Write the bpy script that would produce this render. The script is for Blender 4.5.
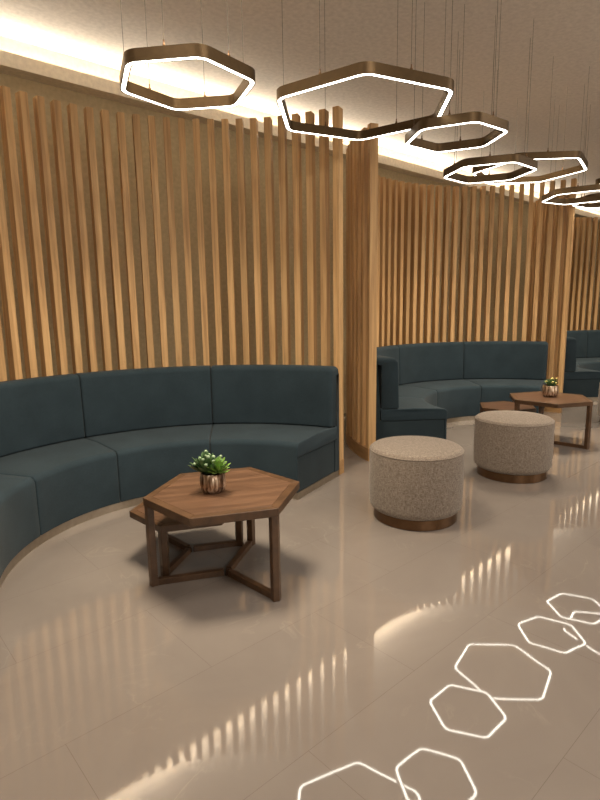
import bpy, bmesh, math, random
from mathutils import Vector, Matrix
from math import sin, cos, pi, radians as RAD

random.seed(7)
S = bpy.context.scene
COL = S.collection
for o in list(bpy.data.objects):
    bpy.data.objects.remove(o, do_unlink=True)

# ------------------------------------------------------------------ camera
PITCH, ROLL, FPX = RAD(9.64), RAD(-0.892), 538.6
cd = bpy.data.cameras.new('camera')
cam = bpy.data.objects.new('camera', cd)
COL.objects.link(cam)
cd.sensor_fit = 'VERTICAL'
cd.sensor_height = 24.0
cd.lens = 24.0 * FPX / 800.0
cd.clip_start = 0.05
fw = Vector((0, cos(PITCH), -sin(PITCH)))
rt = Vector((1, 0, 0))
up = rt.cross(fw)
R_ = cos(ROLL) * rt + sin(ROLL) * up
U_ = -sin(ROLL) * rt + cos(ROLL) * up
cam.matrix_world = Matrix(((R_.x, U_.x, -fw.x, 0), (R_.y, U_.y, -fw.y, 0), (R_.z, U_.z, -fw.z, 1.45), (0, 0, 0, 1)))
S.camera = cam

# ------------------------------------------------------------------ world, exposure
w = bpy.data.worlds.new('world')
S.world = w
w.use_nodes = True
w.node_tree.nodes['Background'].inputs[0].default_value = (1.0, 0.82, 0.66, 1)
w.node_tree.nodes['Background'].inputs[1].default_value = 0.05
S.view_settings.view_transform = 'Standard'
S.view_settings.look = 'None'
S.view_settings.exposure = 0.0
S.view_settings.gamma = 1.0
S.view_settings.use_curve_mapping = False

# ------------------------------------------------------------------ frame of the room: u along the back wall, v towards it
TH = RAD(42.0)
DU = Vector((cos(TH), sin(TH), 0))
DV = Vector((-sin(TH), cos(TH), 0))
def uv(u, v, z=0.0):
    p = DU * u + DV * v
    return Vector((p.x, p.y, z))
CEIL = 3.62
WALL_V = 5.06

# ------------------------------------------------------------------ area lamps: ceiling downlights over the aisle
def area(name, loc, size, power, color=(1.0, 0.88, 0.74), size_y=None, spread=None):
    l = bpy.data.lights.new(name, 'AREA')
    l.energy = power
    l.color = color
    l.shape = 'RECTANGLE' if size_y else 'DISK'
    l.size = size
    if size_y:
        l.size_y = size_y
    if spread:
        l.spread = spread
    o = bpy.data.objects.new(name, l)
    COL.objects.link(o)
    o.location = loc
    return o
area('ceiling_downlight', (1.1, 1.6, CEIL - .03), 1.1, 50)
area('ceiling_downlight', (-1.3, 0.6, CEIL - .03), 1.1, 38)
area('ceiling_downlight', (3.9, 3.3, CEIL - .03), 1.1, 50)
area('ceiling_downlight', (6.9, 5.6, CEIL - .03), 1.1, 50)
# one recessed downlight in the middle of each bay
for q in ((-.60, 3.05), (2.30, 5.90), (5.45, 8.6)):
    area('bay_downlight', (*q, CEIL - .02), .95, 50, (1.0, .84, .62), spread=RAD(92))
# added broad fill lamps opposite the bays, brightening slats and back wall
for uu in (0.5, 7.0):
    l = area('front_fill', uv(uu, -3.6, 2.2), 4.0, 66, (1.0, .90, .78), size_y=1.8)
    l.rotation_euler = (RAD(84), 0, TH)

# ------------------------------------------------------------------ materials
def mat(name):
    m = bpy.data.materials.new(name)
    m.use_nodes = True
    nt = m.node_tree
    b = nt.nodes['Principled BSDF']
    return m, nt, b
def N(nt, t, **kw):
    n = nt.nodes.new(t)
    for k, v in kw.items():
        setattr(n, k, v)
    return n
def ramp(nt, stops):
    r = N(nt, 'ShaderNodeValToRGB')
    els = r.color_ramp.elements
    while len(els) < len(stops):
        els.new(0.5)
    for e, (p, c) in zip(els, stops):
        e.position = p
        e.color = (*c, 1)
    return r
def coords(nt, scale, rand=True, kind='Object', rot=(0, 0, 0)):
    tc = N(nt, 'ShaderNodeTexCoord')
    mp = N(nt, 'ShaderNodeMapping')
    mp.inputs['Scale'].default_value = scale
    mp.inputs['Rotation'].default_value = rot
    if rand:
        oi = N(nt, 'ShaderNodeObjectInfo')
        mu = N(nt, 'ShaderNodeVectorMath', operation='SCALE')
        mu.inputs[0].default_value = (13.1, 7.7, 5.3)
        nt.links.new(oi.outputs['Random'], mu.inputs['Scale'])
        ad = N(nt, 'ShaderNodeVectorMath', operation='ADD')
        nt.links.new(tc.outputs[kind], ad.inputs[0])
        nt.links.new(mu.outputs[0], ad.inputs[1])
        nt.links.new(ad.outputs[0], mp.inputs['Vector'])
    else:
        nt.links.new(tc.outputs[kind], mp.inputs['Vector'])
    return mp
def bump(nt, b, src, strength, dist=0.002):
    bp = N(nt, 'ShaderNodeBump')
    bp.inputs['Strength'].default_value = strength
    bp.inputs['Distance'].default_value = dist
    nt.links.new(src, bp.inputs['Height'])
    nt.links.new(bp.outputs[0], b.inputs['Normal'])

def wood(name, dark, mid, light, scale, rough=0.45, spec=0.4, rot=(0, 0, 0), detail=5):
    m, nt, b = mat(name)
    mp = coords(nt, scale, rot=rot)
    n1 = N(nt, 'ShaderNodeTexNoise')
    n1.inputs['Scale'].default_value = 1.0
    n1.inputs['Detail'].default_value = detail
    n1.inputs['Roughness'].default_value = 0.6
    n1.inputs['Distortion'].default_value = 0.4
    nt.links.new(mp.outputs[0], n1.inputs['Vector'])
    r = ramp(nt, [(0.28, dark), (0.52, mid), (0.75, light)])
    nt.links.new(n1.outputs['Fac'], r.inputs[0])
    oi = N(nt, 'ShaderNodeObjectInfo')
    mr = N(nt, 'ShaderNodeMapRange')
    mr.inputs['To Min'].default_value = 0.86
    mr.inputs['To Max'].default_value = 1.12
    nt.links.new(oi.outputs['Random'], mr.inputs[0])
    hs = N(nt, 'ShaderNodeHueSaturation')
    nt.links.new(mr.outputs[0], hs.inputs['Value'])
    nt.links.new(r.outputs[0], hs.inputs['Color'])
    nt.links.new(hs.outputs[0], b.inputs['Base Color'])
    b.inputs['Roughness'].default_value = rough
    b.inputs['Specular IOR Level'].default_value = spec
    bump(nt, b, n1.outputs['Fac'], 0.15, 0.001)
    return m
M = {}
M['oak'] = wood('oak_veneer', (.35, .20, .09), (.57, .358, .168), (.69, .465, .235), (34, 34, 1.3), rough=.5, spec=.3)
M['oak_plinth'] = wood('oak_plinth', (.30, .17, .07), (.40, .23, .10), (.46, .28, .13), (6, 6, 40), rough=.5, spec=.3)
M['walnut'] = wood('walnut', (.050, .025, .014), (.100, .053, .031), (.165, .092, .055), (2.2, 26, 26), rough=.34, spec=.5, rot=(0, 0, RAD(-12)))
M['walnut_frame'] = wood('walnut_frame', (.050, .025, .012), (.082, .042, .020), (.115, .060, .030), (14, 14, 14), rough=.38, spec=.5)

def fabric(name, c0, c1, sc, bstr, rough=0.92, sheen=0.06):
    m, nt, b = mat(name)
    mp = coords(nt, (1, 1, 1))
    n1 = N(nt, 'ShaderNodeTexNoise')
    n1.inputs['Scale'].default_value = sc
    n1.inputs['Detail'].default_value = 4
    nt.links.new(mp.outputs[0], n1.inputs['Vector'])
    n2 = N(nt, 'ShaderNodeTexNoise')
    n2.inputs['Scale'].default_value = 5
    n2.inputs['Detail'].default_value = 3
    nt.links.new(mp.outputs[0], n2.inputs['Vector'])
    mx = N(nt, 'ShaderNodeMath', operation='MULTIPLY_ADD')
    mx.inputs[1].default_value = 0.35
    nt.links.new(n2.outputs['Fac'], mx.inputs[0])
    ml = N(nt, 'ShaderNodeMath', operation='MULTIPLY')
    ml.inputs[1].default_value = 0.65
    nt.links.new(n1.outputs['Fac'], ml.inputs[0])
    nt.links.new(ml.outputs[0], mx.inputs[2])
    r = ramp(nt, [(0.38, c0), (0.62, c1)])
    nt.links.new(mx.outputs[0], r.inputs[0])
    nt.links.new(r.outputs[0], b.inputs['Base Color'])
    b.inputs['Roughness'].default_value = rough
    b.inputs['Specular IOR Level'].default_value = 0.2
    b.inputs['Sheen Weight'].default_value = sheen
    b.inputs['Sheen Roughness'].default_value = 0.5
    bump(nt, b, n1.outputs['Fac'], bstr, 0.002)
    return m
M['teal'] = fabric('slate_teal_fabric', (.018, .031, .041), (.028, .047, .061), 260, .35)
M['teal_panel'] = fabric('slate_teal_panel', (.019, .031, .039), (.027, .043, .053), 260, .3)

def boucle():
    m, nt, b = mat('boucle_fabric')
    mp = coords(nt, (1, 1, 1))
    mp2 = coords(nt, (60, 60, 190))
    mp3 = coords(nt, (210, 210, 45))
    outs = []
    for p in (mp2, mp3):
        n = N(nt, 'ShaderNodeTexNoise')
        n.inputs['Scale'].default_value = 1
        n.inputs['Detail'].default_value = 3
        nt.links.new(p.outputs[0], n.inputs['Vector'])
        outs.append(n)
    mx = N(nt, 'ShaderNodeMath', operation='MAXIMUM')
    nt.links.new(outs[0].outputs['Fac'], mx.inputs[0])
    nt.links.new(outs[1].outputs['Fac'], mx.inputs[1])
    r = ramp(nt, [(0.40, (.135, .105, .083)), (0.56, (.225, .186, .153)), (0.74, (.31, .265, .225))])
    nt.links.new(mx.outputs[0], r.inputs[0])
    nt.links.new(r.outputs[0], b.inputs['Base Color'])
    b.inputs['Roughness'].default_value = .95
    b.inputs['Specular IOR Level'].default_value = .15
    b.inputs['Sheen Weight'].default_value = .2
    bump(nt, b, mx.outputs[0], .6, .004)
    return m
M['boucle'] = boucle()

def simple(name, c, rough=.5, metal=0.0, spec=.5):
    m, nt, b = mat(name)
    mp = coords(nt, (9, 9, 9))
    n = N(nt, 'ShaderNodeTexNoise')
    n.inputs['Scale'].default_value = 3
    n.inputs['Detail'].default_value = 4
    nt.links.new(mp.outputs[0], n.inputs['Vector'])
    r = ramp(nt, [(.3, tuple(x * .9 for x in c)), (.7, tuple(min(1, x * 1.08) for x in c))])
    nt.links.new(n.outputs['Fac'], r.inputs[0])
    nt.links.new(r.outputs[0], b.inputs['Base Color'])
    b.inputs['Roughness'].default_value = rough
    b.inputs['Metallic'].default_value = metal
    b.inputs['Specular IOR Level'].default_value = spec
    return m
M['bronze'] = simple('brushed_bronze', (.085, .053, .024), .45, .75)
M['bronze_dark'] = simple('dark_bronze', (.15, .085, .045), .38, .85)
M['skirting'] = simple('brushed_steel_skirting', (.36, .31, .25), .3, .8)
M['wall'] = simple('taupe_wall_paint', (.56, .46, .285), .8, 0, .2)
M['ceiling'] = simple('ceiling_paint', (.76, .71, .66), .9, 0, .1)
M['cornice'] = simple('cornice_paint', (.80, .71, .57), .8, 0, .2)
M['black'] = simple('black_plastic', (.01, .009, .008), .4)
M['steel'] = simple('steel_cable', (.10, .085, .07), .5, .6)
M['leaf'] = simple('green_leaf', (.085, .165, .065), .5, 0, .4)
M['leaf_light'] = simple('bright_green_leaf', (.17, .32, .06), .45, 0, .4)
M['bud'] = simple('pale_leaf_tips', (.26, .36, .23), .6, 0, .3)
M['bud_yellow'] = simple('yellow_buds', (.70, .62, .22), .6, 0, .3)
M['soil'] = simple('dark_soil', (.02, .013, .008), .95, 0, .1)

def led(name, strength, color=(1.0, .90, .74)):
    m = bpy.data.materials.new(name)
    m.use_nodes = True
    nt = m.node_tree
    nt.nodes.remove(nt.nodes['Principled BSDF'])
    e = N(nt, 'ShaderNodeEmission')
    e.inputs['Color'].default_value = (*color, 1)
    e.inputs['Strength'].default_value = strength
    nt.links.new(e.outputs[0], nt.nodes['Material Output'].inputs['Surface'])
    return m
M['led'] = led('led_diffuser', 11.0, (1.0, .93, .80))
M['cove_led'] = led('cove_led_strip', 50.0, (1.0, .90, .74))

def pot_mat():
    m, nt, b = mat('ridged_copper_glaze')
    mp = coords(nt, (70, 70, 9))
    n = N(nt, 'ShaderNodeTexNoise')
    n.inputs['Scale'].default_value = 1
    n.inputs['Detail'].default_value = 3
    nt.links.new(mp.outputs[0], n.inputs['Vector'])
    r = ramp(nt, [(.36, (.08, .042, .024)), (.50, (.40, .27, .18)), (.64, (.74, .62, .50))])
    nt.links.new(n.outputs['Fac'], r.inputs[0])
    nt.links.new(r.outputs[0], b.inputs['Base Color'])
    b.inputs['Metallic'].default_value = .75
    b.inputs['Roughness'].default_value = .32
    return m
M['pot'] = pot_mat()

def floor_mat():
    m, nt, b = mat('polished_marble_tile')
    tc = N(nt, 'ShaderNodeTexCoord')
    mp = N(nt, 'ShaderNodeMapping')
    nt.links.new(tc.outputs['Object'], mp.inputs['Vector'])
    n1 = N(nt, 'ShaderNodeTexNoise')
    n1.inputs['Scale'].default_value = 1.1
    n1.inputs['Detail'].default_value = 7
    n1.inputs['Roughness'].default_value = .6
    n1.inputs['Distortion'].default_value = .8
    nt.links.new(mp.outputs[0], n1.inputs['Vector'])
    r = ramp(nt, [(.3, (.204, .177, .160)), (.5, (.222, .194, .175)), (.72, (.244, .214, .194))])
    nt.links.new(n1.outputs['Fac'], r.inputs[0])
    # fine pale veins
    n2 = N(nt, 'ShaderNodeTexNoise')
    n2.inputs['Scale'].default_value = 1.7
    n2.inputs['Detail'].default_value = 5
    n2.inputs['Distortion'].default_value = 2.2
    nt.links.new(mp.outputs[0], n2.inputs['Vector'])
    sb = N(nt, 'ShaderNodeMath', operation='SUBTRACT')
    sb.inputs[1].default_value = .5
    nt.links.new(n2.outputs['Fac'], sb.inputs[0])
    ab = N(nt, 'ShaderNodeMath', operation='ABSOLUTE')
    nt.links.new(sb.outputs[0], ab.inputs[0])
    rv = ramp(nt, [(0.0, (1, 1, 1)), (.006, (.35, .35, .35)), (.014, (0, 0, 0))])
    nt.links.new(ab.outputs[0], rv.inputs[0])
    n3 = N(nt, 'ShaderNodeTexNoise')
    n3.inputs['Scale'].default_value = 2.3
    nt.links.new(mp.outputs[0], n3.inputs['Vector'])
    r3 = ramp(nt, [(.52, (0, 0, 0)), (.7, (.45, .45, .45))])
    nt.links.new(n3.outputs['Fac'], r3.inputs[0])
    mm = N(nt, 'ShaderNodeMath', operation='MULTIPLY')
    nt.links.new(rv.outputs[0], mm.inputs[0])
    nt.links.new(r3.outputs[0], mm.inputs[1])
    mix = N(nt, 'ShaderNodeMix', data_type='RGBA')
    nt.links.new(mm.outputs[0], mix.inputs[0])
    nt.links.new(r.outputs[0], mix.inputs[6])
    mix.inputs[7].default_value = (.34, .30, .26, 1)
    # tile joints (the floor object's own axes run along the back wall)
    br = N(nt, 'ShaderNodeTexBrick')
    br.offset = 0.5
    br.inputs['Scale'].default_value = 1.0
    br.inputs['Brick Width'].default_value = 1.17
    br.inputs['Row Height'].default_value = .585
    br.inputs['Mortar Size'].default_value = .0009
    br.inputs['Mortar Smooth'].default_value = 0.0
    br.inputs['Color1'].default_value = (1, 1, 1, 1)
    br.inputs['Color2'].default_value = (.975, .975, .975, 1)
    br.inputs['Mortar'].default_value = (.70, .68, .66, 1)
    mpb = N(nt, 'ShaderNodeMapping')
    mpb.inputs['Location'].default_value = (0.112, .01, 0)
    nt.links.new(tc.outputs['Object'], mpb.inputs['Vector'])
    nt.links.new(mpb.outputs[0], br.inputs['Vector'])
    mul = N(nt, 'ShaderNodeMix', data_type='RGBA', blend_type='MULTIPLY')
    mul.inputs[0].default_value = 1.0
    nt.links.new(mix.outputs[2], mul.inputs[6])
    nt.links.new(br.outputs['Color'], mul.inputs[7])
    nt.links.new(mul.outputs[2], b.inputs['Base Color'])
    b.inputs['Roughness'].default_value = .03
    b.inputs['IOR'].default_value = 1.9
    n4 = N(nt, 'ShaderNodeTexNoise')
    n4.inputs['Scale'].default_value = 5
    n4.inputs['Detail'].default_value = 1
    nt.links.new(mp.outputs[0], n4.inputs['Vector'])
    bump(nt, b, n4.outputs['Fac'], .035, .004)
    return m
M['floor'] = floor_mat()

# ------------------------------------------------------------------ object helpers
def tag(o, label=None, cat=None, group=None, kind=None):
    if label: o['label'] = label
    if cat: o['category'] = cat
    if group: o['group'] = group
    if kind: o['kind'] = kind
    return o
def obj(name, bm, m, parent=None, smooth=False, loc=None, rz=None):
    bmesh.ops.recalc_face_normals(bm, faces=bm.faces)
    me = bpy.data.meshes.new(name)
    bm.to_mesh(me)
    bm.free()
    me.materials.append(m)
    if smooth:
        me.polygons.foreach_set('use_smooth', [True] * len(me.polygons))
        me.set_sharp_from_angle(angle=RAD(smooth if smooth is not True else 40))
    o = bpy.data.objects.new(name, me)
    COL.objects.link(o)
    if parent: o.parent = parent
    if loc is not None: o.location = loc
    if rz is not None: o.rotation_euler = (0, 0, rz)
    return o
def empty(name, loc=(0, 0, 0), rz=0.0):
    o = bpy.data.objects.new(name, None)
    o.empty_display_size = .1
    COL.objects.link(o)
    o.location = loc
    o.rotation_euler = (0, 0, rz)
    return o
def kids(o):
    return [c for c in bpy.data.objects if c.parent == o]
def copy_tree(o, parent=None):
    c = o.copy()
    COL.objects.link(c)
    if parent: c.parent = parent
    for ch in kids(o):
        copy_tree(ch, c)
    return c
def prism(bm, pts, z0, z1):
    lo = [bm.verts.new((p[0], p[1], z0)) for p in pts]
    hi = [bm.verts.new((p[0], p[1], z1)) for p in pts]
    n = len(pts)
    bm.faces.new(lo[::-1])
    bm.faces.new(hi)
    for i in range(n):
        bm.faces.new((lo[i], lo[(i + 1) % n], hi[(i + 1) % n], hi[i]))
def bevel(bm, w, seg=2):
    bmesh.ops.bevel(bm, geom=list(bm.edges), offset=w, segments=seg, affect='EDGES', profile=.6)
def lathe(bm, prof, n=64, mod=None):
    rings = []
    for r, z in prof:
        if r < 1e-6:
            rings.append([bm.verts.new((0, 0, z))])
        else:
            rings.append([bm.verts.new(((r + (mod(i / n, z) if mod else 0)) * cos(2 * pi * i / n), (r + (mod(i / n, z) if mod else 0)) * sin(2 * pi * i / n), z)) for i in range(n)])
    for a, b in zip(rings, rings[1:]):
        for i in range(n):
            j = (i + 1) % n
            if len(a) == 1 and len(b) == 1: continue
            if len(a) == 1: bm.faces.new((a[0], b[i], b[j]))
            elif len(b) == 1: bm.faces.new((a[i], b[0], a[j]))
            else: bm.faces.new((a[i], b[i], b[j], a[j]))
def arc_pts(cx, cy, r, a0, a1, n):
    return [(cx + r * cos(a0 + (a1 - a0) * i / n), cy + r * sin(a0 + (a1 - a0) * i / n)) for i in range(n + 1)]

# ------------------------------------------------------------------ setting
def slab(name, m, u0, u1, v0, v1, z0, z1, kind='structure'):
    bm = bmesh.new()
    prism(bm, [(u0, v0), (u1, v0), (u1, v1), (u0, v1)], z0, z1)
    o = obj(name, bm, m, rz=TH)
    return tag(o, kind=kind)
U0, U1, V0 = -5.0, 19.0, -4.0
slab('floor', M['floor'], U0 - .1, U1 + .1, V0 - .1, WALL_V + .1, -.1, 0)
slab('ceiling', M['ceiling'], U0 - .1, U1 + .1, V0 - .1, WALL_V + .1, CEIL, CEIL + .1)
slab('wall_back', M['wall'], U0, U1, WALL_V, WALL_V + .1, 0, CEIL)
slab('wall_left', M['wall'], U0 - .1, U0, V0, WALL_V, 0, CEIL)
slab('wall_right', M['wall'], U1, U1 + .1, V0, WALL_V, 0, CEIL)
slab('wall_front', M['wall'], U0, U1, V0 - .1, V0, 0, CEIL)
# light cove along the top of the back wall: a shelf with an upstand, LED strip behind it
bm = bmesh.new()
prof = [(4.90, 3.345), (4.90, 3.452), (4.915, 3.452), (4.915, 3.372), (WALL_V - .008, 3.372), (WALL_V - .008, CEIL), (WALL_V, CEIL), (WALL_V, 3.345)]
A = [bm.verts.new((U0, p[0], p[1])) for p in prof]
B = [bm.verts.new((U1, p[0], p[1])) for p in prof]
bm.faces.new(A)
bm.faces.new(B[::-1])
for i in range(len(prof)):
    j = (i + 1) % len(prof)
    bm.faces.new((A[i], A[j], B[j], B[i]))
cove = tag(obj('trim_1', bm, M['cornice'], rz=TH), kind='structure')
bm = bmesh.new()
prism(bm, [(U0 + .05, WALL_V - .02), (U1 - .05, WALL_V - .02), (U1 - .05, WALL_V - .009), (U0 + .05, WALL_V - .009)], 3.425, 3.465)
obj('light_strip', bm, M['cove_led'], cove)

# ------------------------------------------------------------------ bays: curved slat screen + curved sofa
BAY = [Vector((-.59, 3.024, 0)), Vector((-.59 + 3.04, 3.024 + 2.695, 0)), Vector((-.59 + 6.19, 3.024 + 5.46, 0))]
SCREEN = [(59.8, 207.5, 1.84, (0, 0)), (53.8, 201.2, 1.875, (-.03, -.025)), (55, 200, 1.875, (-.03, -.025))]
SOFA = [(58.7, 204.0, [96.4, 133.8, 169.6]), (59.6, 200.4, [97.2, 135.8, 169.0], 12.0), (59.6, 200.4, [97.2, 135.8, 169.0], 12.0)]

def sector(bm, r0, r1, a0, a1, z0, z1, n):
    a0, a1 = RAD(a0), RAD(a1)
    P = arc_pts(0, 0, r0, a0, a1, n) + arc_pts(0, 0, r1, a0, a1, n)[::-1]
    m = n + 1
    lo = [bm.verts.new((x, y, z0)) for x, y in P]
    hi = [bm.verts.new((x, y, z1)) for x, y in P]
    for i in range(n):
        k = 2 * m - 1 - i
        bm.faces.new((lo[i], lo[i + 1], lo[k - 1], lo[k]))
        bm.faces.new((hi[i], hi[i + 1], hi[k - 1], hi[k]))
    for i in range(2 * m):
        j = (i + 1) % (2 * m)
        bm.faces.new((lo[i], lo[j], hi[j], hi[i]))
bm = bmesh.new()
SL_W, SL_R0, SL_R1, SL_Z0, SL_Z1 = .055, -.04, .04, .125, 3.02
prism(bm, [(SL_R0, -SL_W / 2), (SL_R1, -SL_W / 2), (SL_R1, SL_W / 2), (SL_R0, SL_W / 2)], 0, SL_Z1 - SL_Z0)
bevel(bm, .002, 1)
slat0 = None
slab_label = ['tall curved oak slat screen around the nearest sofa, at left',
              'curved oak slat screen around the middle sofa, behind the stools',
              'farthest curved oak slat screen, behind the dark sofa at right edge']
for i in range(3):
    root = tag(empty('slat_screen', BAY[i] + Vector((*SCREEN[i][3], 0))), slab_label[i], 'slat screen', 'curved slat screens around the sofas')
    a0, a1, SR = SCREEN[i][:3]
    pb = bmesh.new()
    sector(pb, SR - .045, SR + .045, a0 - .9, a1 + .9, 0, .125, 72)
    obj('plinth', pb, M['oak_plinth'], root, smooth=30)
    n = round((a1 - a0) / 3.75)
    for k in range(n + 1):
        a = RAD(a0 + (a1 - a0) * k / n)
        if slat0 is None:
            slat0 = s = obj('slat', bm, M['oak'], root)
        else:
            s = slat0.copy()
            COL.objects.link(s)
            s.parent = root
        s.location = (SR * cos(a), SR * sin(a), SL_Z0)
        s.rotation_euler = (0, 0, a)

def round_poly(pts):
    """pts: (r, z, radius) -> list of (r,z) with arcs on the corners"""
    out = []
    n = len(pts)
    for i in range(n):
        p = Vector(pts[i][:2]); a = Vector(pts[i - 1][:2]); b = Vector(pts[(i + 1) % n][:2])
        rad = pts[i][2]
        if rad <= 0:
            out.append((p.x, p.y)); continue
        da, db = (a - p).normalized(), (b - p).normalized()
        ang = da.angle(db)
        t = rad / math.tan(ang / 2)
        c = p + (da + db).normalized() * (rad / sin(ang / 2))
        s, e = p + da * t, p + db * t
        a_s = math.atan2(s.y - c.y, s.x - c.x); a_e = math.atan2(e.y - c.y, e.x - c.x)
        d = (a_e - a_s + pi) % (2 * pi) - pi
        k = 6
        for j in range(k + 1):
            th = a_s + d * j / k
            out.append((c.x + rad * cos(th), c.y + rad * sin(th)))
    return out
def inset(poly, e):
    if e == 0: return poly
    n = len(poly)
    ar = sum(poly[i][0] * poly[(i + 1) % n][1] - poly[(i + 1) % n][0] * poly[i][1] for i in range(n))
    sg = 1 if ar > 0 else -1
    out = []
    for i in range(n):
        a = Vector(poly[i - 1]); p = Vector(poly[i]); b = Vector(poly[(i + 1) % n])
        d1 = (p - a); d2 = (b - p)
        if d1.length < 1e-9: d1 = d2
        if d2.length < 1e-9: d2 = d1
        d1.normalize(); d2.normalize()
        t = (d1 + d2).normalized()
        nrm = Vector((-t.y, t.x)) * sg
        q = p + nrm * e
        out.append((q.x, q.y))
    return out
def sweep(bm, poly, a0, a1, e0=.012, e1=.012, n=14, drop0=0, drop1=0):
    """sweep an (r,z) polygon about the z axis from a0 to a1 degrees; e0/e1 round the two ends"""
    rm = 1.45
    st = []
    sp = 2.2 if drop0 or drop1 else 1.0
    def ends(e, sgn):
        if e <= 0: return [(0, 0)]
        return [(e * sp * (1 - cos(t)) / rm, e * (1 - sin(t))) for t in (0, pi / 6, pi / 3, pi / 2)]
    A0, A1 = RAD(a0), RAD(a1)
    for off, ins in ends(e0, 1): st.append((A0 + off, ins))
    s0 = st[-1][0]
    tail = [(A1 - off, ins) for off, ins in ends(e1, 1)][::-1]
    for i in range(1, n): st.append((s0 + (tail[0][0] - s0) * i / n, 0))
    st += tail
    rings = []
    for q, (a, ins) in enumerate(st):
        P = inset(poly, ins)
        dr = (drop0 * ins / e0 if q < 4 and e0 else 0) + (drop1 * ins / e1 if q >= len(st) - 4 and e1 else 0)
        P = [(r, z - dr * max(0, (z - .86) / .1)) for r, z in P]
        rings.append([bm.verts.new((r * cos(a), r * sin(a), z)) for r, z in P])
    m = len(poly)
    for A, B in zip(rings, rings[1:]):
        for i in range(m):
            j = (i + 1) % m
            bm.faces.new((A[i], A[j], B[j], B[i]))
    bm.faces.new(rings[0][::-1])
    bm.faces.new(rings[-1])

SEAT = round_poly([(1.077, .058, .006), (1.077, .445, .045), (1.40, .462, .0), (1.735, .452, .004), (1.735, .058, .004)])
SEAT_TOP = round_poly([(1.077, .335, .012), (1.077, .445, .045), (1.40, .462, .0), (1.735, .452, .004), (1.735, .335, .004)])
FRONT = round_poly([(1.077, .058, .004), (1.077, .34, .004), (1.098, .34, .002), (1.098, .058, .002)])
BACK = round_poly([(1.622, .455, .02), (1.640, .965, .045), (1.778, .965, .02), (1.778, .905, .003), (1.735, .895, .0), (1.735, .455, .004)])
def make_sofa(a0, a1, cuts, skew=0.0):
    root = empty('curved_sofa')
    a_s = RAD(cuts[-1] + 6)
    def bend(bm, thick=0.0):
        for v in bm.verts:
            r, a = math.hypot(v.co.x, v.co.y), math.atan2(v.co.y, v.co.x) % (2 * pi)
            if skew and a > a_s:
                t = (a - a_s) / (RAD(a1) - a_s)
                if r < 1.70: r -= thick * t
                a += RAD(skew) * (1.40 - r) * (a - a_s) / (RAD(a1) - a_s)
                v.co.x, v.co.y = r * cos(a), r * sin(a)
        return bm
    ang = [a0] + cuts + [a1]
    for i in range(4):
        b0, b1 = ang[i], ang[i + 1]
        g = .08
        sb = bmesh.new()
        lo, hi = (b0 + .55 if i == 0 else b0 + g), (b1 - .55 if i == 3 else b1 - g)
        sweep(sb, SEAT, lo, hi, 0 if i == 0 else .014, 0 if i == 3 else .014)
        if i == 0:
            sweep(sb, SEAT_TOP, b0 - .25, lo, .010, 0, 3); sweep(sb, FRONT, b0, lo, .004, 0, 3)
        if i == 3:
            sweep(sb, SEAT_TOP, hi, b1 + .25, 0, .010, 3); sweep(sb, FRONT, hi, b1, 0, .004, 3)
        obj('seat', bend(sb), M['teal'], root, smooth=35)
        cb = bmesh.new()
        sweep(cb, BACK, b0 + (g if i else -.1), b1 - (g if i < 3 else -.1), .014 if i else .016, .014 if i < 3 else .016, drop0=0 if i else .03, drop1=0 if i < 3 else .03)
        obj('backrest', bend(cb, .075), M['teal'], root, smooth=35)
    fb = bmesh.new()
    sector(fb, 1.70, 1.776, a0, a1, .055, .90, 48)
    obj('back_frame', bend(fb), M['teal_panel'], root, smooth=30)
    for (p0, p1) in ((a0 + .18, a0 + .55), (a1 - .55, a1 - .18)):
        eb = bmesh.new()
        sector(eb, 1.101, 1.735, p0, p1, .06, .331, 2)
        obj('end_panel', bend(eb), M['teal_panel'], root)
    kb = bmesh.new()
    sector(kb, 1.085, 1.774, a0 + .1, a1 - .1, 0, .056, 48)
    obj('skirting', bend(kb), M['skirting'], root, smooth=30)
    return root
sofa_label = ['nearest curved slate-teal banquette sofa, behind the near coffee table at left',
              'middle curved slate-teal banquette sofa, behind the round stools',
              'farthest curved dark teal banquette sofa, cut by right edge of photo']
for i in range(3):
    s = make_sofa(*SOFA[i])
    s.location = BAY[i]
    tag(s, sofa_label[i], 'sofa', 'curved banquette sofas in the slatted bays')

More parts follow.
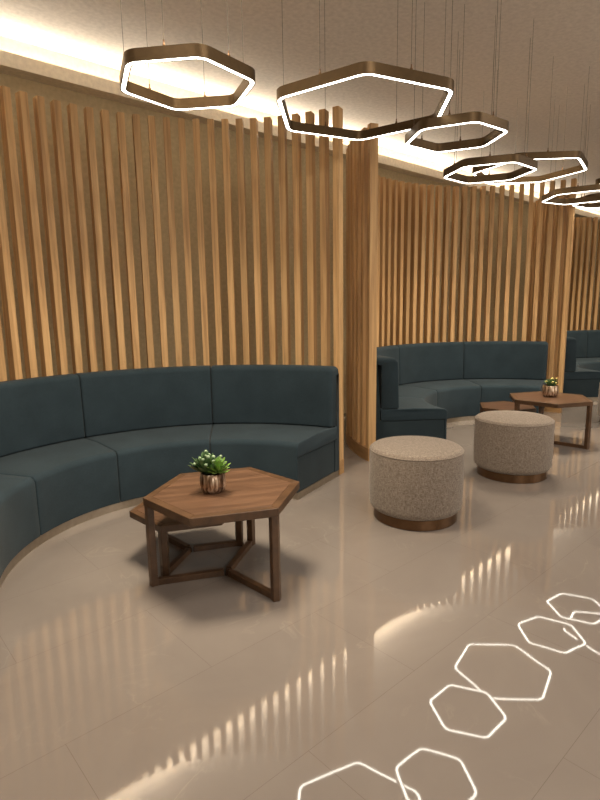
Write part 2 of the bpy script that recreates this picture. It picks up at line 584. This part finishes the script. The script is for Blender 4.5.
# ------------------------------------------------------------------ hexagonal tables
HEXA = RAD(15.6)
def hexpts(R, a=0.0, c=(0, 0)):
    return [(c[0] + R * cos(a + k * pi / 3), c[1] + R * sin(a + k * pi / 3)) for k in range(6)]
def make_table(R, H, name, label, group, t=.042, border=.042, leg=.030, corners=(1, 3, 5)):
    root = tag(empty(name, rz=HEXA), label, 'table', group)
    bi = border / cos(pi / 6)
    bm = bmesh.new()
    prism(bm, hexpts(R - bi - .0006), H - t + .004, H)
    bevel(bm, .0008, 1)
    obj('tabletop', bm, M['walnut'], root)
    bm = bmesh.new()
    O, I = hexpts(R), hexpts(R - bi)
    for k in range(6):
        j = (k + 1) % 6
        sub = bmesh.new()
        d = (Vector(O[j]) - Vector(O[k])).normalized() * .0005
        prism(sub, [(O[k][0] + d.x, O[k][1] + d.y), (O[j][0] - d.x, O[j][1] - d.y), (I[j][0] - d.x, I[j][1] - d.y), (I[k][0] + d.x, I[k][1] + d.y)], H - t, H)
        bmesh.ops.bevel(sub, geom=list(sub.edges), offset=.0015, segments=1, affect='EDGES')
        tmp = bpy.data.meshes.new('tmp')
        sub.to_mesh(tmp); sub.free()
        bm.from_mesh(tmp)
        bpy.data.meshes.remove(tmp)
    obj('edge_frame', bm, M['walnut_frame'], root)
    for k in corners:
        a = k * pi / 3
        V = Vector((R * cos(a), R * sin(a)))
        e1 = Vector((cos(a + 2 * pi / 3), sin(a + 2 * pi / 3)))
        e2 = Vector((cos(a - 2 * pi / 3), sin(a - 2 * pi / 3)))
        rad = Vector((cos(a), sin(a)))
        V = V - rad * .004
        bm = bmesh.new()
        p3 = V - rad * .048
        prism(bm, [V, V + e1 * leg, p3 + (e1 - e2) * .010, p3 - (e1 - e2) * .010, V + e2 * leg], 0, H - t)
        bevel(bm, .0015, 1)
        obj('leg', bm, M['walnut_frame'], root)
        bm = bmesh.new()
        side = Vector((-sin(a), cos(a))) * .016
        s, e = rad * .0205, V - rad * .046
        prism(bm, [s - side, e - side, e + side, s + side], 0, .033)
        bevel(bm, .0015, 1)
        obj('stretcher', bm, M['walnut_frame'], root)
    bm = bmesh.new()
    prism(bm, [(.0195 * cos(a_), .0195 * sin(a_)) for a_ in [RAD(corners[0] * 60 + 60 + 120 * q + s_) for q in range(3) for s_ in (-2, 2)]], 0, .032)
    obj('stretcher_joint', bm, M['walnut_frame'], root)
    return root
TA, TB = (-.418, 2.794), (2.62, 5.577)
t1 = make_table(.424, .492, 'coffee_table', 'large hexagonal walnut coffee table with potted plant before the nearest sofa', 'hexagonal coffee tables')
t1.location = (*TA, 0)
n1 = make_table(.335, .300, 'nesting_table', 'low hexagonal nesting table tucked under the near coffee table', 'low nesting tables', t=.038, border=.036, leg=.03, corners=(0, 2, 4))
n1.location = (-.685, 3.085, 0)
t2 = copy_tree(t1)
t2.location = (*TB, 0)
tag(t2, 'hexagonal walnut coffee table behind the far stool, before the middle sofa')
n2 = copy_tree(n1)
n2.location = (2.405, 6.15, 0)
tag(n2, 'low nesting table half hidden behind the far stool, under far table')

# ------------------------------------------------------------------ stools
def make_stool():
    root = empty('round_ottoman')
    bm = bmesh.new()
    lathe(bm, [(0, 0), (.281, 0), (.285, .004), (.285, .07), (.279, .074), (0, .074)], 96)
    obj('base', bm, M['bronze_dark'], root, smooth=40)
    prof = [(0, .072), (.278, .072)]
    prof += [(.278 + .040 * sin(t), .072 + .05 * (1 - cos(t))) for t in [pi / 2 * i / 6 for i in range(1, 7)]]
    prof += [(.321, .25), (.319, .465)]
    prof += [(.319 - .032 * (1 - cos(t)), .465 + .042 * sin(t)) for t in [pi / 2 * i / 6 for i in range(1, 7)]]
    prof += [(.20, .516), (.1, .519), (0, .520)]
    bm = bmesh.new()
    lathe(bm, prof, 96)
    obj('upholstered_body', bm, M['boucle'], root, smooth=60)
    bm = bmesh.new()
    n, m = 96, 8
    rr = [[bm.verts.new(((.3155 + .004 * cos(2 * pi * j / m)) * cos(2 * pi * i / n), (.3155 + .004 * cos(2 * pi * j / m)) * sin(2 * pi * i / n), .486 + .004 * sin(2 * pi * j / m))) for j in range(m)] for i in range(n)]
    for i in range(n):
        for j in range(m):
            bm.faces.new((rr[i][j], rr[(i + 1) % n][j], rr[(i + 1) % n][(j + 1) % m], rr[i][(j + 1) % m]))
    obj('piping', bm, M['boucle'], root, smooth=60)
    return root
st0 = make_stool()
for i, (x, y, rz, lab) in enumerate([(.797, 3.61, .3, 'nearest round beige woven stool with bronze base, left of two'),
                                     (1.835, 4.53, 1.9, 'second round beige woven stool, in front of the far coffee table'),
                                     (3.975, 6.42, 3.1, 'farthest round beige stool, cut off by the right edge of photo')]):
    s = st0 if i == 0 else copy_tree(st0)
    s.location = (x, y, 0)
    s.rotation_euler = (0, 0, rz)
    tag(s, lab, 'stool', 'round upholstered stools')

# ------------------------------------------------------------------ potted succulents
def leaf(bm, base, dirv, length, width, thick=.003, curl=.25):
    d = dirv.normalized()
    side = d.cross(Vector((0, 0, 1)))
    if side.length < 1e-3: side = Vector((1, 0, 0))
    side.normalize()
    nrm = side.cross(d).normalized()
    prof = [(0, .30), (.35, .62), (.68, 1.0), (.88, .80), (1.0, .12)]
    rings = []
    for t, wd in prof:
        c = base + d * (length * t) + nrm * (curl * length * t * t)
        hw = width * .5 * wd
        rings.append([bm.verts.new(c - side * hw + nrm * (.25 * hw)), bm.verts.new(c + nrm * thick * wd), bm.verts.new(c + side * hw + nrm * (.25 * hw)), bm.verts.new(c - nrm * thick * wd)])
    for A, B in zip(rings, rings[1:]):
        for i in range(4):
            j = (i + 1) % 4
            bm.faces.new((A[i], A[j], B[j], B[i]))
    bm.faces.new(rings[0][::-1]); bm.faces.new(rings[-1])
def ball(bm, c, r, sz=1.0):
    mtx = Matrix.Translation(c) @ Matrix.Diagonal((1, 1, sz, 1))
    bmesh.ops.create_icosphere(bm, subdivisions=2, radius=r, matrix=mtx)
TIP = {}
def bead(name, parent, m, c, r):
    if m.name not in TIP:
        b = bmesh.new()
        bmesh.ops.create_icosphere(b, subdivisions=2, radius=1.0)
        o = obj(name, b, m, parent, smooth=True)
        TIP[m.name] = o
    else:
        o = TIP[m.name].copy()
        COL.objects.link(o)
        o.parent = parent
    o.location = c
    o.scale = (r, r, r * .9)
    return o
def make_plant(name, label, loc, kind, seed, pr=.070, ph=.105):
    rnd = random.Random(seed)
    root = tag(empty(name, loc), label, 'potted plant', 'potted succulents on the coffee tables')
    k = pr / .064
    prof = [(0, 0), (.040 * k, 0), (.047 * k, .004), (.058 * k, .022), (.064 * k, .045), (.063 * k, .068), (.058 * k, ph - .003), (.056 * k, ph), (.052 * k, ph), (.052 * k, ph - .02), (0, ph - .02)]
    bm = bmesh.new()
    lathe(bm, prof, 96, mod=lambda f, z: (.0013) * sin(f * 2 * pi * 34) if .003 < z < ph - .002 else 0)
    obj('pot', bm, M['pot'], root, smooth=50)
    bm = bmesh.new()
    lathe(bm, [(0, ph - .0195), (.051 * k, ph - .0195), (.049 * k, ph - .012), (.02, ph - .006), (0, ph - .005)], 32)
    obj('soil', bm, M['soil'], root, smooth=50)
    fol = bmesh.new()
    zb = ph - .010
    if kind == 'rosette':
        # upright pale-tipped cluster on the left
        c = Vector((-.030, .006, zb))
        for i in range(80):
            a, el = rnd.uniform(0, 2 * pi), RAD(rnd.uniform(22, 88))
            d = Vector((cos(a) * cos(el), sin(a) * cos(el), sin(el)))
            L = rnd.uniform(.08, .128)
            leaf(fol, c + Vector((rnd.uniform(-.01, .01), rnd.uniform(-.01, .01), 0)), d, L, .030, curl=rnd.uniform(0, .15))
            if i % 3 == 0 and el > RAD(35):
                bead('leaf_tip', root, M['bud'], c + d * (L * .97) + Vector((0, 0, .002)), rnd.uniform(.008, .0115))
        obj('foliage', fol, M['leaf'], root, smooth=50)
        f2 = bmesh.new()
        c = Vector((.034, -.024, zb + .016))
        for ring, (nl, el0, L) in enumerate([(10, 2, .066), (11, 25, .076), (10, 48, .076), (7, 70, .066)]):
            for i in range(nl):
                a = 2 * pi * (i + .5 * ring) / nl + rnd.uniform(-.1, .1)
                el = RAD(el0 + rnd.uniform(-5, 5))
                leaf(f2, c + Vector((0, 0, .004 * ring)), Vector((cos(a) * cos(el), sin(a) * cos(el), sin(el))), L * rnd.uniform(.9, 1.1), .023, curl=.18)
        o = obj('rosette', f2, M['leaf_light'], root, smooth=50)
        o['label'] = 'bright green pointed rosette'
        for i in range(7):
            a = rnd.uniform(0, 2 * pi); el = RAD(rnd.uniform(45, 85))
            bead('leaf_tip', root, M['bud'], c + Vector((cos(a) * cos(el), sin(a) * cos(el), sin(el))) * .066, rnd.uniform(.004, .006))
    else:
        for i in range(60):
            a, el = rnd.uniform(0, 2 * pi), RAD(rnd.uniform(15, 88))
            d = Vector((cos(a) * cos(el), sin(a) * cos(el), sin(el)))
            L = rnd.uniform(.06, .09)
            c = Vector((rnd.uniform(-.025, .025), rnd.uniform(-.025, .025), zb))
            leaf(fol, c, d, L, .018, curl=rnd.uniform(0, .2))
            if i % 4 == 0 and el > RAD(35):
                bead('flower_bud', root, M['bud_yellow'], c + d * (L * 1.0), rnd.uniform(.008, .012))
        obj('foliage', fol, M['leaf'], root, smooth=50)
    return root
make_plant('potted_succulent', 'bright green succulents in a copper ridged pot on the near coffee table', (-.472, 2.765, .492), 'rosette', 3)
make_plant('potted_succulent', 'yellow budded green succulent in a round metallic pot on far coffee table', (2.645, 5.62, .492), 'buds', 5, pr=.082, ph=.12)

# ------------------------------------------------------------------ pendant rings
def rhex(R, rad, k=6):
    """rounded hexagon path: list of (point, outward normal)"""
    out = []
    inr = R * cos(pi / 6)
    for v in range(6):
        a = v * pi / 3
        c = Vector((cos(a), sin(a))) * (R - rad / cos(pi / 6))
        for j in range(k + 1):
            th = a - pi / 6 + (pi / 3) * j / k
            nrm = Vector((cos(th), sin(th)))
            out.append((c + nrm * rad, nrm))
    return out
def ring(bm, path, prof):
    """prof: closed list of (offset along outward normal, z)"""
    rows = [[bm.verts.new((p.x + n.x * o, p.y + n.y * o, z)) for o, z in prof] for p, n in path]
    m = len(prof)
    for i in range(len(rows)):
        A, B = rows[i], rows[(i + 1) % len(rows)]
        for j in range(m):
            q = (j + 1) % m
            bm.faces.new((A[j], A[q], B[q], B[j]))
def make_pendant(R, z, loc, ang, label):
    root = tag(empty('pendant_light', (loc[0], loc[1], z), RAD(ang)), label, 'pendant light', 'hexagonal ring pendant lights')
    path = rhex(R, .10 if R < .5 else .11)
    bm = bmesh.new()
    ring(bm, path, [(0, 0), (0, .060), (-.036, .060), (-.036, 0), (-.029, 0), (-.029, .010), (-.007, .010), (-.007, 0)])
    obj('frame', bm, M['bronze'], root, smooth=30)
    bm = bmesh.new()
    ring(bm, path, [(-.0075, .0095), (-.0285, .0095), (-.0285, .001), (-.026, -.001), (-.010, -.001), (-.0075, .001)])
    obj('light_strip', bm, M['led'], root, smooth=30)
    inr = R * cos(pi / 6) - .018
    for k in range(6):
        a = pi / 6 + k * pi / 3
        bm = bmesh.new()
        lathe(bm, [(0, 0), (.0014, 0), (.0014, CEIL - z - .060), (0, CEIL - z - .060)], 6)
        c = obj('suspension_cable', bm, M['steel'], root, loc=(inr * cos(a), inr * sin(a), .060))
        bm = bmesh.new()
        lathe(bm, [(0, 0), (.008, 0), (.008, .012), (.004, .018), (.004, .034), (0, .034)], 12)
        obj('cable_grip', bm, M['bronze_dark'], c, smooth=40)
    return root
make_pendant(.405, 2.69, (-.607, 3.285), -7.9, 'leftmost small hexagonal bronze ring pendant over the nearest sofa')
make_pendant(.615, 2.702, (.437, 3.77), -34.8, 'largest hexagonal bronze ring pendant, second from left above the slat end')
make_pendant(.370, 2.622, (1.128, 4.075), -23, 'third ring pendant from left, small, overlapping the largest ring')
make_pendant(.393, 2.55, (1.631, 4.812), -18.6, 'small ring pendant hanging low in front of a wider ring at right')
make_pendant(.575, 2.762, (2.329, 5.693), -4.1, 'wide ring pendant hanging just behind the low small ring')
make_pendant(.410, 2.584, (3.075, 6.111), -32.4, 'small low ring pendant at right edge before the farthest bay')
make_pendant(.410, 2.655, (3.76, 6.80), -27, 'farthest small ring pendant, mostly behind the one at right edge')
make_pendant(.575, 2.80, (3.99, 6.42), -10, 'ring pendant cut by the right edge, only its left tip visible')

# ------------------------------------------------------------------ wall socket in the gap between the bays
bm = bmesh.new()
prism(bm, [(-.06, -.012), (.06, -.012), (.06, 0), (-.06, 0)], 0, .16)
bevel(bm, .003, 2)
p = Vector((.0775 * 7.2, 7.2, 0))
so = obj('wall_socket', bm, M['black'], loc=uv(p.dot(DU), WALL_V, .05), rz=TH)
tag(so, 'small black wall socket plate seen in the gap between two slat screens', 'socket')
